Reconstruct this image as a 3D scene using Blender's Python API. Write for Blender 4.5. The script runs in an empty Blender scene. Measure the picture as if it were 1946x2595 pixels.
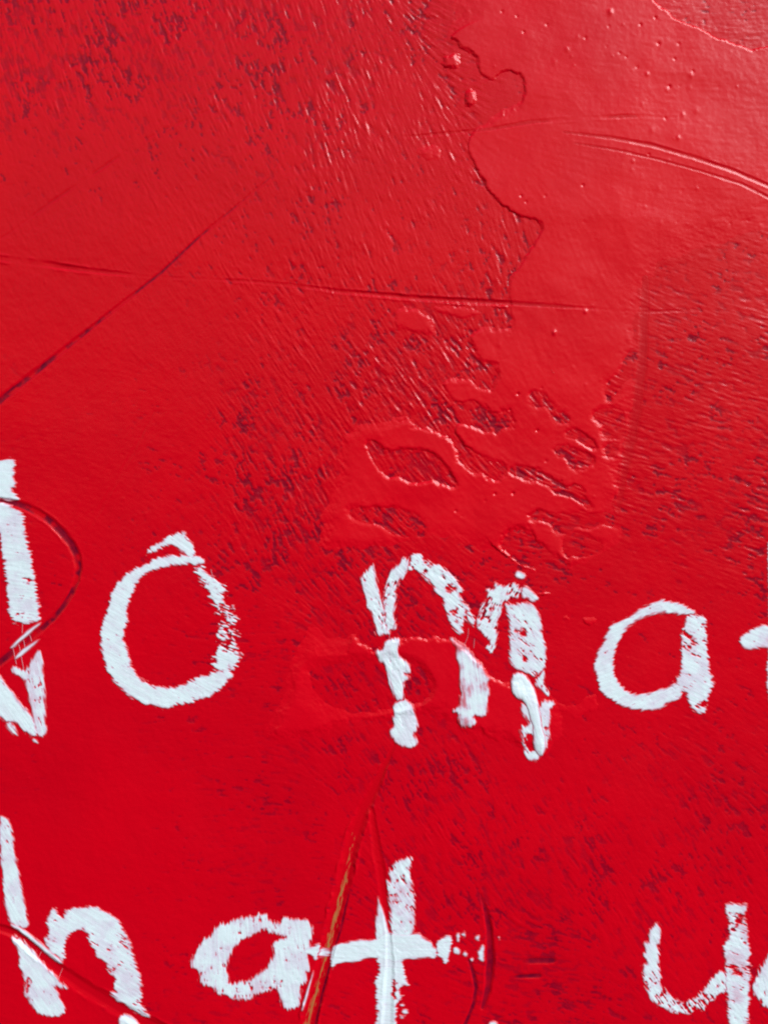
import bpy, math
import numpy as np

# ------------------------------------------------------------------ camera, light, exposure
SC = bpy.context.scene
S = 0.30 / 1946.0                 # metres per photograph pixel on the wall (picture 30 cm wide)
CX, CY, CZ = 973.0, 1297.5, 1.35  # picture centre in pixels, its height above the ground in metres

cam_d = bpy.data.cameras.new('camera')
cam = bpy.data.objects.new('camera', cam_d)
SC.collection.objects.link(cam)
CAM_DIST = 0.44
LEAN = math.radians(14.0)          # the painted face leans a little towards the viewer, who looks at it squarely
CL, SL = math.cos(LEAN), math.sin(LEAN)
cam.location = (0, -CAM_DIST * CL, CZ - CAM_DIST * SL)
cam.rotation_euler = (math.radians(90) + LEAN, 0, 0)
cam_d.sensor_fit = 'VERTICAL'
cam_d.sensor_height = 24
cam_d.lens = 24 * CAM_DIST / (2595 * S)
cam_d.clip_start = 0.01
cam_d.clip_end = 100
SC.camera = cam

SUN_AZ, SUN_EL = 37.0, 25.0       # degrees: to the right of the camera's back, above the horizon
w = bpy.data.worlds.new('World')
SC.world = w
w.use_nodes = True
nt = w.node_tree
bg = nt.nodes['Background']
sky = nt.nodes.new('ShaderNodeTexSky')
sky.sky_type = 'NISHITA'
sky.sun_disc = False
sky.sun_elevation = math.radians(SUN_EL)
sky.sun_rotation = math.radians(180 - SUN_AZ)
sky.air_density = 1.0
sky.dust_density = 0.1
nt.links.new(sky.outputs[0], bg.inputs['Color'])
bg.inputs['Strength'].default_value = 0.05

sun_d = bpy.data.lights.new('sun', 'SUN')
sun = bpy.data.objects.new('sun', sun_d)
SC.collection.objects.link(sun)
sun_d.energy = 4.6
sun_d.angle = math.radians(38)
sun_d.color = (0.97, 0.98, 1.0)
ce, se = math.cos(math.radians(SUN_EL)), math.sin(math.radians(SUN_EL))
sx, sy = math.sin(math.radians(SUN_AZ)) * ce, -math.cos(math.radians(SUN_AZ)) * ce
from mathutils import Vector
sun.rotation_euler = Vector((sx, sy, se)).to_track_quat('Z', 'Y').to_euler()
sun.location = (sx * 3, sy * 3, CZ + se * 3)

SC.view_settings.view_transform = 'Standard'
SC.view_settings.look = 'None'
SC.view_settings.gamma = 1
SC.view_settings.use_curve_mapping = False
SC.view_settings.exposure = 0.03
SC.cycles.filter_width = 2.1      # soft phone-camera sharpness

# ------------------------------------------------------------------ small numeric tools
rng = np.random.default_rng(7)
_TAB = rng.random((256, 256)).astype(np.float32)

def sstep(a, b, x):
    t = np.clip((x - a) / (b - a), 0, 1)
    return t * t * (3 - 2 * t)

def vnoise(u, v, seed=0):
    u = u + seed * 37.17; v = v + seed * 91.73
    iu = np.floor(u).astype(np.int64); iv = np.floor(v).astype(np.int64)
    fu = (u - iu); fv = (v - iv)
    fu = fu * fu * (3 - 2 * fu); fv = fv * fv * (3 - 2 * fv)
    a = _TAB[iv & 255, iu & 255]; b = _TAB[iv & 255, (iu + 1) & 255]
    c = _TAB[(iv + 1) & 255, iu & 255]; d = _TAB[(iv + 1) & 255, (iu + 1) & 255]
    return (a + (b - a) * fu) * (1 - fv) + (c + (d - c) * fu) * fv

def fbm(x, y, size, seed=0, octs=4, gain=0.5):
    o = 0; amp = 1; tot = 0; f = 1.0 / size
    for k in range(octs):
        o = o + amp * vnoise(x * f, y * f, seed + k * 3)
        tot += amp; amp *= gain; f *= 2.03
    return o / tot

def rank(a):
    r = np.empty(a.size, np.float32)
    r[np.argsort(a, axis=None)] = np.linspace(0, 1, a.size, dtype=np.float32)
    return r.reshape(a.shape)

def segs(pts, closed):
    p = np.array(pts, float)
    q = np.roll(p, -1, axis=0) if closed else p[1:]
    return p[:len(q)], q

def dist_line(X, Y, pts, closed=False):
    """distance to a polyline and the interpolated extra values (columns 2...) of the nearest point"""
    P, Q = segs(pts, closed)
    best = np.full(X.shape, 1e9, np.float32)
    ex = [np.zeros(X.shape, np.float32) for _ in range(P.shape[1] - 2)]
    for a, b in zip(P, Q):
        dx, dy = b[0] - a[0], b[1] - a[1]
        L = dx * dx + dy * dy + 1e-9
        t = np.clip(((X - a[0]) * dx + (Y - a[1]) * dy) / L, 0, 1)
        d = np.hypot(X - a[0] - t * dx, Y - a[1] - t * dy)
        m = d < best
        best[m] = d[m]
        for k, e in enumerate(ex):
            e[m] = (a[2 + k] + t * (b[2 + k] - a[2 + k]))[m]
    return best, ex

def inside(X, Y, pts):
    P, Q = segs(pts, True)
    r = np.zeros(X.shape, bool)
    for a, b in zip(P, Q):
        if a[1] == b[1]:
            continue
        c = ((a[1] > Y) != (b[1] > Y))
        r ^= c & (X < (b[0] - a[0]) * (Y - a[1]) / (b[1] - a[1]) + a[0])
    return r

def sdf(X, Y, pts):
    """positive inside; pts may carry an edge width as a third value"""
    d, ex = dist_line(X, Y, pts, True)
    s = np.where(inside(X, Y, pts), d, -d)
    return s, ex

def smooth_poly(pts, it=1):
    p = np.array(pts, float)
    for _ in range(it):
        q = np.roll(p, -1, axis=0)
        p = np.stack([p * .75 + q * .25, p * .25 + q * .75], 1).reshape(-1, p.shape[1])
    return p

# enlarged views the outlines were measured in: origin and scale
TILE = {'A': (0, 0, 2.37), 'B': (650, 0, 2.37), 'C': (1246, 0, 2.37), 'D': (0, 600, 2.37), 'E': (650, 600, 2.37),
        'F': (1246, 600, 2.37), 'G': (0, 1200, 2.37), 'H': (650, 1200, 2.37), 'I': (1246, 1200, 2.37),
        'J': (0, 1895, 2.37), 'K': (650, 1895, 2.37), 'L': (1246, 1895, 2.37),
        'M': (900, 1380, 3.0164), 'a': (450, 2195, 4.1475), 'y': (1546, 2195, 4.1475), 't': (1746, 1350, 3.685),
        'N': (0, 1140, 2.948), 'T': (780, 2100, 3.318), 'P': (1000, 950, 2.765), 'X': (0, 0, 1.0)}

def Z(tile, *pts):
    ox, oy, k = TILE[tile]
    return [(ox + p[0] / k, oy + p[1] / k) + tuple(p[2:]) for p in pts]

def ZW(tile, wd, *pts):
    return [p if len(p) > 2 else p + (wd,) for p in Z(tile, *pts)]

# ------------------------------------------------------------------ grid of the wall
STEP = 2.3
MG = 80
gx = np.arange(-MG, 1946 + MG + STEP, STEP)
gy = np.arange(-MG, 2595 + MG + STEP, STEP)
X, Y = np.meshgrid(gx, gy)
X = X.astype(np.float32); Y = Y.astype(np.float32)
NY, NX = X.shape

def resize(a, ny, nx):
    yy = np.linspace(0, a.shape[0] - 1, ny); xx = np.linspace(0, a.shape[1] - 1, nx)
    y0 = np.minimum(yy.astype(int), a.shape[0] - 2); x0 = np.minimum(xx.astype(int), a.shape[1] - 2)
    fy = (yy - y0)[:, None]; fx = (xx - x0)[None]
    return ((a[y0][:, x0] * (1 - fx) + a[y0][:, x0 + 1] * fx) * (1 - fy) +
            (a[y0 + 1][:, x0] * (1 - fx) + a[y0 + 1][:, x0 + 1] * fx) * fy).astype(np.float32)

def spread(ctrl, r=110.0, power=2.2):
    """smooth map through scattered control values (x, y, v...)"""
    cx = np.linspace(gx[0], gx[-1], 110); cy = np.linspace(gy[0], gy[-1], 140)
    cX, cY = np.meshgrid(cx, cy)
    c = np.array(ctrl, float)
    W = 0; V = [0] * (c.shape[1] - 2)
    for p in c:
        wgt = 1.0 / ((cX - p[0]) ** 2 + (cY - p[1]) ** 2 + r * r * .35) ** power
        W = W + wgt
        for k in range(len(V)):
            V[k] = V[k] + wgt * p[2 + k]
    return [resize(v / W, NY, NX) for v in V]

def sample(F, x, y):
    u = np.clip((x - gx[0]) / STEP, 0, NX - 1.001); v = np.clip((y - gy[0]) / STEP, 0, NY - 1.001)
    iu = u.astype(int); iv = v.astype(int); fu = u - iu; fv = v - iv
    return (F[iv, iu] * (1 - fu) + F[iv, iu + 1] * fu) * (1 - fv) + (F[iv + 1, iu] * (1 - fu) + F[iv + 1, iu + 1] * fu) * fv

def gblur(a, n=1):
    for _ in range(n):
        a = (np.roll(a, 1, 0) + 2 * a + np.roll(a, -1, 0)) / 4
        a = (np.roll(a, 1, 1) + 2 * a + np.roll(a, -1, 1)) / 4
    return a

# direction of the brush over the wall
DIRS = [(100, 100, .25, 1), (400, 150, .4, 1), (700, 150, .33, 1), (950, 300, .4, 1), (900, 600, .42, 1), (500, 500, .55, 1),
        (200, 400, .5, 1), (100, 800, .5, 1), (300, 700, .6, 1), (550, 900, .7, 1), (150, 1100, 1, .12), (320, 1080, 1, .2),
        (700, 1000, .6, 1), (850, 900, .6, 1), (1050, 950, .7, 1), (700, 1300, .5, 1), (400, 1400, .8, .7), (100, 1700, 1, .05),
        (300, 1900, 1, .1), (600, 1700, 1, .05), (1300, 100, 1, .4), (1500, 200, 1, .1), (1850, 150, 1, .05), (1880, 300, 1, .1),
        (1850, 900, 1, .33), (1800, 1250, 1, .28), (1700, 1700, 1, .45), (1850, 1850, 1, .6), (1100, 2000, .6, 1),
        (1300, 2200, .6, 1), (1500, 2100, .6, 1), (1700, 2100, .55, 1), (1600, 2300, .6, 1), (1380, 2450, 1, .15),
        (1350, 1500, 1, .2), (600, 2200, 1, .05), (200, 2300, 1, .1), (1100, 1500, .8, .8), (950, 1720, .7, 1), (1300, 700, .4, 1)]
dl = []
for x, y, dx, dy in DIRS:
    a = 2 * math.atan2(dy, dx)
    dl.append((x, y, math.cos(a), math.sin(a)))
c2, s2 = spread(dl)
ANG = np.arctan2(s2, c2) / 2 + (fbm(X, Y, 140, 5) - .5) * .16
DX = np.cos(ANG).astype(np.float32); DY = np.sin(ANG).astype(np.float32)

def lic(src, n):
    """streaks: white noise averaged along the brush direction"""
    acc = src.copy(); wt = 1.0
    jy, jx = np.mgrid[0:NY, 0:NX].astype(np.float32)
    for sgn in (1, -1):
        px, py = jx.copy(), jy.copy()
        for k in range(n):
            iy = np.clip(py + .5, 0, NY - 1).astype(np.int32); ix = np.clip(px + .5, 0, NX - 1).astype(np.int32)
            px += sgn * DX[iy, ix]; py += sgn * DY[iy, ix]
            iy = np.clip(py + .5, 0, NY - 1).astype(np.int32); ix = np.clip(px + .5, 0, NX - 1).astype(np.int32)
            f = 1 - k / n
            acc += f * src[iy, ix]; wt += f
    return acc / wt

wn1 = rng.standard_normal((NY, NX)).astype(np.float32)
wn2 = rng.standard_normal((NY, NX)).astype(np.float32)
fine = lic(wn1, 9); fine /= fine.std()
wide = lic(gblur(wn2, 2), 11); wide /= wide.std()
longs = lic(gblur(rng.standard_normal((NY, NX)).astype(np.float32), 1), 40); longs /= longs.std()
shortw = lic(gblur(rng.standard_normal((NY, NX)).astype(np.float32), 1), 6); shortw /= shortw.std()
iso = fbm(X, Y, 26, 11, 4, .6); iso = (iso - iso.mean()) / iso.std()
isof = fbm(X, Y, 8, 17, 2, .6); isof = (isof - isof.mean()) / isof.std()

AMP = [(300, 120, 1.3), (100, 120, 1.2), (650, 200, 1.1), (850, 300, 1.45), (1000, 500, 1.0), (1000, 650, .9), (100, 480, .25), (100, 650, .25),
       (300, 420, .45), (500, 420, .6), (400, 620, .45), (620, 680, .75), (200, 800, .2), (500, 850, .32), (800, 800, 1.2), (1000, 950, 1.6),
       (700, 1050, 1.1), (200, 1100, .22), (450, 1200, .2), (680, 1300, 1.2), (750, 1450, .8), (300, 1300, .2), (300, 1500, .2), (450, 1750, .2),
       (150, 1800, .15), (600, 1700, .3), (620, 1500, .25), (900, 1500, .6), (1100, 1500, .55), (960, 1780, .6), (900, 1950, .35), (1150, 1900, .6),
       (300, 2050, .08), (600, 2050, .15), (200, 2350, .08), (600, 2400, .08), (750, 2200, .12), (1050, 2150, .7), (1250, 2250, .45), (1100, 2450, .35),
       (1400, 2100, .5), (1600, 2250, .6), (1500, 1950, .2), (1750, 2000, .5), (1850, 1850, .5), (1600, 1800, .15), (1850, 1600, .25), (1450, 1600, .2),
       (1850, 1350, .7), (1750, 1150, .8), (1850, 900, .75), (1720, 800, .6), (1900, 650, .45), (1850, 300, .4), (1700, 200, .3), (1900, 60, .4),
       (1500, 300, .15), (1300, 1450, .4), (1600, 1450, .25), (1400, 2450, .2), (1700, 2450, .35), (1400, 1750, .1)]
AMP += [(1200, 1150, 1.6), (1000, 1200, 1.4), (1450, 1150, 1.6), (1350, 1300, 1.2)]
amp, = spread(AMP)
PITS = [(300, 90, .72), (60, 120, .75), (12, 150, 1.0), (200, 160, .7), (500, 130, .62), (700, 150, .5), (300, 260, .42), (120, 300, .4), (500, 260, .4), (300, 370, .06),
        (480, 340, .2), (700, 330, .35), (100, 420, .08), (850, 220, .35), (1000, 330, .12), (1000, 520, .06), (950, 650, .08), (100, 600, 0), (300, 600, 0),
        (500, 500, .02), (620, 660, .15), (200, 900, 0), (400, 850, .02), (500, 970, .18), (520, 850, .06), (600, 1020, .45), (650, 1130, .9), (690, 1270, 1.0),
        (600, 1200, .5), (800, 800, .18), (700, 880, .12), (930, 870, .5), (960, 980, .6), (1100, 1000, .6), (1080, 880, .45), (850, 1000, .35), (800, 1080, .45),
        (450, 1080, .02), (480, 1250, .12), (720, 1400, .8), (600, 1350, .25), (700, 1550, .35), (450, 1450, .05), (250, 1200, .0), (250, 1700, 0), (550, 1800, .08),
        (900, 1560, .45), (850, 1680, .4), (1050, 1500, .35), (1150, 1600, .5), (980, 1740, .55), (800, 1800, .25), (1000, 1880, .5), (900, 1990, .35), (1150, 2000, .5),
        (300, 2050, 0), (480, 2100, .06), (630, 2100, .28), (640, 2220, .25), (780, 2200, .2), (850, 2050, .2), (200, 2400, 0), (500, 2300, .05), (620, 2540, .3),
        (1050, 2150, .4), (1250, 2080, .6), (1250, 2250, .65), (1130, 2350, .55), (1300, 2420, .75), (1350, 2520, .6), (1050, 2500, .18), (850, 2560, .15),
        (1420, 2080, .5), (1450, 2250, .5), (1650, 2270, .55), (1750, 2180, .4), (1550, 2420, .4), (1750, 2450, .25), (1880, 2200, .2), (1450, 1950, .04),
        (1600, 2050, .12), (1720, 1950, .35), (1780, 2020, .42), (1880, 2080, .4), (1900, 1900, .15), (1700, 1800, .08), (1850, 1650, .06), (1500, 1600, .03),
        (1900, 1330, .6), (1750, 1330, .3), (1850, 1180, .45), (1700, 1080, .4), (1780, 980, .3), (1850, 850, .3), (1900, 720, .35), (1680, 760, .25), (1750, 650, .08),
        (1750, 1480, .1), (1640, 1280, .3), (1500, 300, 0), (1750, 250, 0), (1900, 50, .1), (1350, 1430, .25), (1600, 1450, .05), (1350, 1900, .05)]
PITS += [(1100, 1180, .9), (1300, 1100, .9), (1450, 1150, .9), (950, 1200, .8), (1350, 1320, .6), (900, 1330, .6)]
dens, = spread(PITS, 80)
q = rank(0.40 * wide + 0.34 * iso + 0.50 * isof + .50 * shortw)
bare = sstep(0.02, -0.04, q - np.clip(dens, 0, 1) * 0.50) * sstep(.0, .05, dens)
clump = sstep(.35, .75, rank(fbm(X, Y, 70, 41, 3)))
bare = np.clip(bare * (0.24 + .48 * clump), 0, .65)
thin = np.clip(dens, 0, 1) * .42 * sstep(-.3, 1.7, -(.55 * wide + .55 * shortw + .5 * iso))    # red coat worn thin over the undercoat
thin *= .45 + .55 * sstep(1250, 1600, Y)
pit = gblur(bare, 1)
bare = np.clip(bare * (1 - .3 * sstep(1500, 1900, Y)) + thin, 0, .9)

patch = sstep(.25, .8, rank(fbm(X, Y, 85, 71, 3)))          # brush marks come and go
ridge = (np.clip(wide - .4, 0, 2.4) * .52 + np.clip(wide, -1.6, 0) * .15) * (.15 + 1.0 * patch) + shortw * .27 * (.45 + .8 * patch) + fine * .26 + longs * .08
H = amp * ridge * 0.46 - pit * (0.25 + .55 * amp) + (iso * .10 + isof * .05)
H += (fbm(X, Y, 330, 21, 2) - .5) * 5.0 + (fbm(X, Y, 120, 23, 2) - .5) * 1.4
# gritty floor of the bare patches
grit = rng.standard_normal((NY, NX)).astype(np.float32)
H += pit * grit * .35

# ------------------------------------------------------------------ scratches: x, y, width, depth
SCR = [
    dict(name='long thin horizontal scratch dragged across the upper middle', lip=.9, under=.12,
         pts=Z('D', (-300, 95, 16, 3), (0, 130, 16, 3), (300, 168, 17, 3.2), (500, 198, 14, 2.2), (900, 240, 9, 1.2), (1300, 258, 8, 1.0)) +
             Z('E', (0, 270, 8, .9), (300, 300, 9, 1.3), (500, 328, 11, 2), (700, 345, 12, 2.6), (1000, 372, 14, 3), (1350, 392, 15, 3)) +
             Z('F', (100, 398, 12, 2), (500, 425, 9, 1.5), (900, 452, 8, 1.2), (1300, 440, 5, .4))),
    dict(name='diagonal scratch with dark undercoat showing near the left edge', lip=.3, under=.75, breakup=1,
         pts=Z('A', (1620, 1070, 4, .8), (1200, 1420, 7, 1.6)) +
             Z('D', (970, 215, 8, 1.5), (720, 410, 9, 1.8), (400, 665, 13, 2.4), (0, 985, 20, 2.4), (-300, 1230, 20, 2))),
    dict(name='faint diagonal scratch in the upper left corner', lip=.2, under=.15,
         pts=Z('A', (1420, 595, 4, .6), (1050, 750, 8, 1.2), (850, 850, 8, 1.2), (300, 1220, 7, 1.2), (60, 1400, 7, 1.1), (-200, 1560, 6, 1))),
    dict(name='short notched scratch above the letter o', lip=.4, under=.5, breakup=1,
         pts=Z('D', (930, 1050, 5, .8), (800, 1290, 12, 1.6), (600, 1640, 14, 1.9)) + Z('G', (530, 345, 8, .8))),
    dict(name='thin upper arc scratched into the film at upper right', lip=.5, under=0,
         pts=Z('C', (-600, 830, 6, .8), (0, 775, 10, 1.2), (230, 735, 12, 1.6), (560, 712, 12, 1.8), (800, 700, 11, 1.6), (1100, 705, 8, .8))),
    dict(name='curved scratch sweeping to the right edge in the upper film', lip=.7, under=0,
         pts=Z('C', (430, 795, 5, .8), (720, 830, 9, 1.6), (950, 872, 11, 1.9), (1200, 945, 11, 1.9), (1450, 1030, 11, 2), (1659, 1120, 11, 2), (1900, 1240, 11, 2))),
    dict(name='lower of the two curved scratches by the right edge', lip=.8, under=0,
         pts=Z('C', (500, 862, 4, .8), (760, 905, 6, 1.4), (1000, 960, 6, 1.5), (1250, 1030, 6, 1.4), (1500, 1110, 8, 1.5), (1659, 1190, 8, 1.4), (1900, 1300, 8, 1.4))),
    dict(name='wide curved gouge looping through the white letter at the left edge', lip=.9, under=.75, breakup=1,
         pts=Z('N', (-200, 365, 19, 2.3), (0, 378, 19, 2.3), (90, 392, 19, 2.3), (190, 424, 20, 2.3), (290, 472, 21, 2.3), (380, 535, 22, 2.3), (470, 620, 23, 2.3),
               (540, 710, 23, 2.3), (580, 800, 22, 2.3), (590, 880, 20, 2.3), (572, 980, 17, 2.4), (532, 1080, 15, 2.4), (470, 1175, 15, 2.4), (395, 1265, 16, 2.4),
               (310, 1340, 18, 2.3), (220, 1412, 20, 2.3), (100, 1510, 22, 2.3), (0, 1590, 22, 2.3), (-200, 1740, 22, 2.4))),
    dict(name='broad red gouge cutting diagonally across the letter h', lip=.9, under=.05,
         pts=Z('J', (-200, 1010, 22, 3), (0, 1085, 22, 2.8), (100, 1120, 24, 4.2), (220, 1222, 30, 2.8), (340, 1320, 32, 2.8), (480, 1420, 36, 2.8), (620, 1505, 38, 2.8),
               (760, 1590, 38, 2.8), (900, 1660, 36, 3.2), (1100, 1760, 34, 4))),
    dict(name='long gouge beside the plus-shaped letter t with bare ochre wood along it', lip=2.0, under=.0,
         pts=Z('K', (830, -20, 8, 1), (770, 110, 16, 2), (700, 260, 30, 3.2), (630, 400, 34, 4), (575, 560, 36, 4.6), (530, 780, 38, 4.8), (475, 1000, 38, 4.8),
               (425, 1200, 36, 4.8), (375, 1400, 38, 4.8), (310, 1659, 40, 4.8), (240, 1900, 40, 4.8))),
    dict(name='narrow gouge running down through the stem of the plus-shaped t', lip=.9, under=.0,
         pts=Z('K', (690, 370, 14, 1.8), (705, 500, 20, 1.7), (730, 650, 24, 1.9), (752, 780, 24, 2.0), (770, 930, 20, 1.9), (792, 1100, 14, 1.7), (800, 1300, 22, 2.4), (785, 1659, 30, 2.2), (785, 1900, 30, 2.2))),
    dict(name='dark curved gouge at the right tip of the t crossbar', lip=.7, under=.72,
         pts=Z('K', (1345, 880, 6, .8), (1375, 980, 14, 2), (1395, 1090, 20, 3.6), (1402, 1230, 24, 3.8), (1398, 1350, 24, 3.8), (1385, 1460, 20, 3), (1355, 1560, 12, 1.6))),
    dict(name='thin dark curved scratch left of the dark gouge', lip=.5, under=.85,
         pts=Z('K', (1272, 1270, 7, 1), (1300, 1350, 12, 1.8), (1318, 1440, 13, 1.8), (1302, 1540, 12, 1.8), (1262, 1640, 12, 1.8), (1200, 1760, 12, 1.5))),
    dict(name='shallow dark dent running down the right of the raised film', lip=.0, under=.14,
         pts=Z('F', (920, 250, 20, .5), (905, 700, 26, 1.2), (880, 950, 30, 1.1), (850, 1150, 30, 1.2), (805, 1350, 24, 1.1), (755, 1640, 12, .8))),
    dict(name='dark upright smear above the t crossbar', lip=.2, under=.7,
         pts=Z('K', (1215, 950, 10, .6), (1205, 1040, 22, .9), (1190, 1130, 22, .8))),
    dict(name='dark horizontal smear right of the dark gouge, the longer upper one', lip=0, under=.95,
         pts=Z('L', (190, 1282, 10, .5), (230, 1278, 20, 1.6), (370, 1276, 18, 1.6), (390, 1276, 8, .5))),
    dict(name='shorter dark horizontal smear below the longer one', lip=0, under=.9,
         pts=Z('L', (130, 1375, 8, .5), (160, 1372, 14, 1.6), (285, 1368, 13, 1.6), (300, 1368, 6, .5))),
    dict(name='thin dark line along the right flank of the ochre gouge', lip=.3, under=.9,
         pts=Z('K', (560, 860, 4, .8), (535, 960, 8, 1.6), (505, 1100, 9, 1.6), (470, 1200, 6, 1.4), (435, 1330, 8, 1.6), (395, 1480, 9, 1.6), (355, 1659, 9, 1.6), (300, 1850, 9, 1.6))),
]
def scratch_field(x, y, s):
    d, ex = dist_line(x, y, s['pts'])
    hw = ex[0] / 2 * (1 + .25 * (vnoise(x / 14, y / 14, 5) - .5))
    g = sstep(1.2, .35, d / np.maximum(hw, .5)) * (.08 + .8 * sstep(.34, .7, fbm(x, y, 100, 83, 3)) if 0 < s['lip'] < 1 and 'gouge' not in s['name'] and 'curved' not in s['name'] and 'diagonal scratch with' not in s['name'] else 1)
    lip = np.exp(-((d - hw * 1.22) / 2.6) ** 2) * s['lip'] * np.clip(ex[1] / 3, 0, 1.3) * sstep(.3, .75, fbm(x, y, 34, 87, 3))
    return g, ex[1], lip

for s in SCR:
    p = np.array(s['pts'])
    x0, x1, y0, y1 = p[:, 0].min() - 40, p[:, 0].max() + 40, p[:, 1].min() - 40, p[:, 1].max() + 40
    ix = np.where((gx > x0) & (gx < x1))[0]; iy = np.where((gy > y0) & (gy < y1))[0]
    s['box'] = (max(x0, gx[0]), min(x1, gx[-1]), max(y0, gy[0]), min(y1, gy[-1]))
    if len(ix) == 0 or len(iy) == 0:
        continue
    sl = np.s_[iy[0]:iy[-1] + 1, ix[0]:ix[-1] + 1]
    g, dep, lip = scratch_field(X[sl], Y[sl], s)
    calm = np.clip(g * np.clip(dep / 2.5, 0, 1), 0, 1) * .7
    low = (fbm(X[sl], Y[sl], 330, 21, 2) - .5) * 5.0
    H[sl] = H[sl] * (1 - calm) + low * calm - dep * g + lip
    bare[sl] *= (1 - np.clip(dep / 2, 0, 1) * g)

# ------------------------------------------------------------------ raised films of thick red paint
big = (ZW('B', 4.5, (1120, -340, 60), (1150, 60, 60), (1140, 190, 30), (1150, 250, 10), (1190, 245), (1215, 285), (1260, 315), (1305, 345), (1318, 380), (1322, 430),
          (1345, 465), (1385, 485), (1430, 490), (1450, 460), (1480, 440), (1530, 445), (1575, 465), (1600, 500), (1605, 545), (1590, 590),
          (1555, 615, 10), (1500, 630, 16), (1440, 650, 20), (1390, 690, 20), (1340, 740, 12), (1290, 780), (1265, 830), (1260, 890), (1275, 950),
          (1300, 1000), (1325, 1050), (1355, 1100), (1390, 1160), (1430, 1205), (1470, 1245), (1530, 1275)) +
       ZW('C', 6, (150, 1290), (200, 1315), (285, 1342), (290, 1370), (270, 1430), (170, 1570), (130, 1640)) +
       ZW('F', 6, (150, 160), (110, 240), (95, 310), (92, 370), (105, 430), (108, 490, 10)) +
       ZW('E', 7, (1490, 540, 14), (1340, 545, 10), (1290, 590), (1280, 660), (1310, 720), (1350, 750), (1420, 770), (1440, 830), (1420, 920), (1360, 915, 10),
          (1310, 870, 15), (1220, 840, 15), (1140, 850, 10), (1110, 880), (1130, 920), (1150, 970), (1190, 1005), (1240, 1010), (1290, 985), (1320, 1010),
          (1370, 1050), (1440, 1070), (1515, 1060), (1530, 1100), (1520, 1150), (1440, 1160), (1350, 1160), (1270, 1130), (1200, 1120), (1190, 1170),
          (1215, 1230), (1300, 1300), (1400, 1350), (1480, 1393), (1470, 1430), (1420, 1460), (1370, 1420), (1290, 1410), (1240, 1370), (1210, 1300),
          (1185, 1240), (1150, 1200), (1080, 1150), (960, 1130), (900, 1080, 12), (760, 1080, 20), (620, 1100, 25), (490, 1180, 25), (450, 1350, 25)) +
       ZW('H', 26, (440, 100, 30), (380, 260), (360, 470), (500, 475), (620, 465), (900, 450), (1100, 430), (1200, 440), (1330, 480), (1480, 500)) +
       ZW('P', 6, (860, 1360, 14), (990, 1388, 8), (985, 1358), (930, 1340), (870, 1310), (800, 1255), (755, 1195), (760, 1150), (800, 1120, 9), (860, 1110, 12),
          (930, 1130, 12), (990, 1190, 12), (1060, 1250, 12), (1130, 1290, 12), (1180, 1330, 12), (1225, 1395, 14), (1300, 1340, 20), (1500, 1280, 30)) +
       [(1600, 1384, 40), (1560, 1250, 30), (1590, 1130, 25), (1620, 1000, 30), (1635, 850, 40), (1650, 700, 60), (1800, 640, 80), (1960, 600, 80), (2180, 600, 40)] +
       ZW('C', 3.4, (2200, 240), (1659, 270), (1600, 290), (1540, 295), (1420, 235), (1270, 190), (1180, 140), (1110, 115), (1030, 40), (960, 0), (860, -340)))
HOLES = [
    ZW('P', 6, (950, 150), (970, 130), (1040, 135), (1060, 170), (1100, 220), (1130, 270), (1190, 280), (1215, 310), (1205, 340), (1150, 335), (1110, 290), (1085, 240), (1050, 200), (1010, 220), (970, 205)),
    ZW('P', 6, (1200, 405), (1250, 385), (1310, 420), (1370, 460), (1415, 510), (1380, 520), (1320, 470), (1270, 440), (1220, 425)),
    ZW('P', 7, (1120, 520), (1180, 505), (1230, 530), (1290, 540), (1380, 570), (1390, 620), (1340, 660), (1240, 665), (1215, 620), (1200, 570), (1140, 550)),
    ZW('P', 9, (1390, 270), (1550, 230), (1600, 300), (1600, 420), (1540, 450), (1450, 420), (1500, 340), (1420, 320)),
    ZW('P', 8, (1470, 490), (1550, 480), (1560, 540), (1480, 590)),
    ZW('F', 8, (830, 680), (875, 690), (860, 760), (820, 850), (780, 880), (740, 930), (700, 1000), (690, 900), (780, 820)),
    ZW('P', 5, (800, 668), (860, 650), (940, 660), (1040, 690), (1130, 750), (1210, 785), (1280, 780), (1320, 830), (1305, 840), (1385, 930), (1350, 940), (1310, 880), (1240, 850), (1140, 830), (1100, 790), (1040, 760), (950, 740), (860, 710)),
    ZW('E', 6, (660, 1230), (700, 1230), (750, 1280), (820, 1300), (880, 1280), (950, 1280), (1060, 1310), (1110, 1370), (1160, 1430), (1210, 1490), (1180, 1512), (1130, 1490), (1070, 1445), (980, 1470), (930, 1475), (850, 1440), (790, 1450), (720, 1380), (680, 1300)),
    ZW('H', 7, (570, 215, 12), (700, 215), (840, 215), (920, 240), (980, 280), (1020, 340), (1010, 380), (940, 365), (880, 375), (800, 350), (760, 310), (650, 290, 14), (570, 250, 16)),
    ZW('P', 6, (940, 980), (1000, 960), (1080, 985), (1270, 985), (1320, 960), (1350, 1000), (1500, 970), (1560, 1010), (1550, 1050), (1440, 1050), (1330, 1070), (1260, 1060), (1230, 1110), (1130, 1090), (1090, 1030), (1020, 1020), (960, 1010)),
    ZW('P', 9, (1165, 1215, 6), (1200, 1150), (1250, 1110), (1300, 1120), (1350, 1165), (1440, 1180), (1440, 1240), (1320, 1270), (1220, 1275, 6), (1190, 1255, 6)),
    ZW('C', 7, (1270, 1490), (1310, 1480), (1325, 1510), (1310, 1530), (1285, 1520)),
    ZW('F', 12, (990, 160), (1030, 140), (1130, 220), (1140, 290), (1060, 300), (1040, 480), (1010, 690), (950, 700), (940, 600), (1000, 480), (960, 380), (1000, 250)),
]
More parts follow.
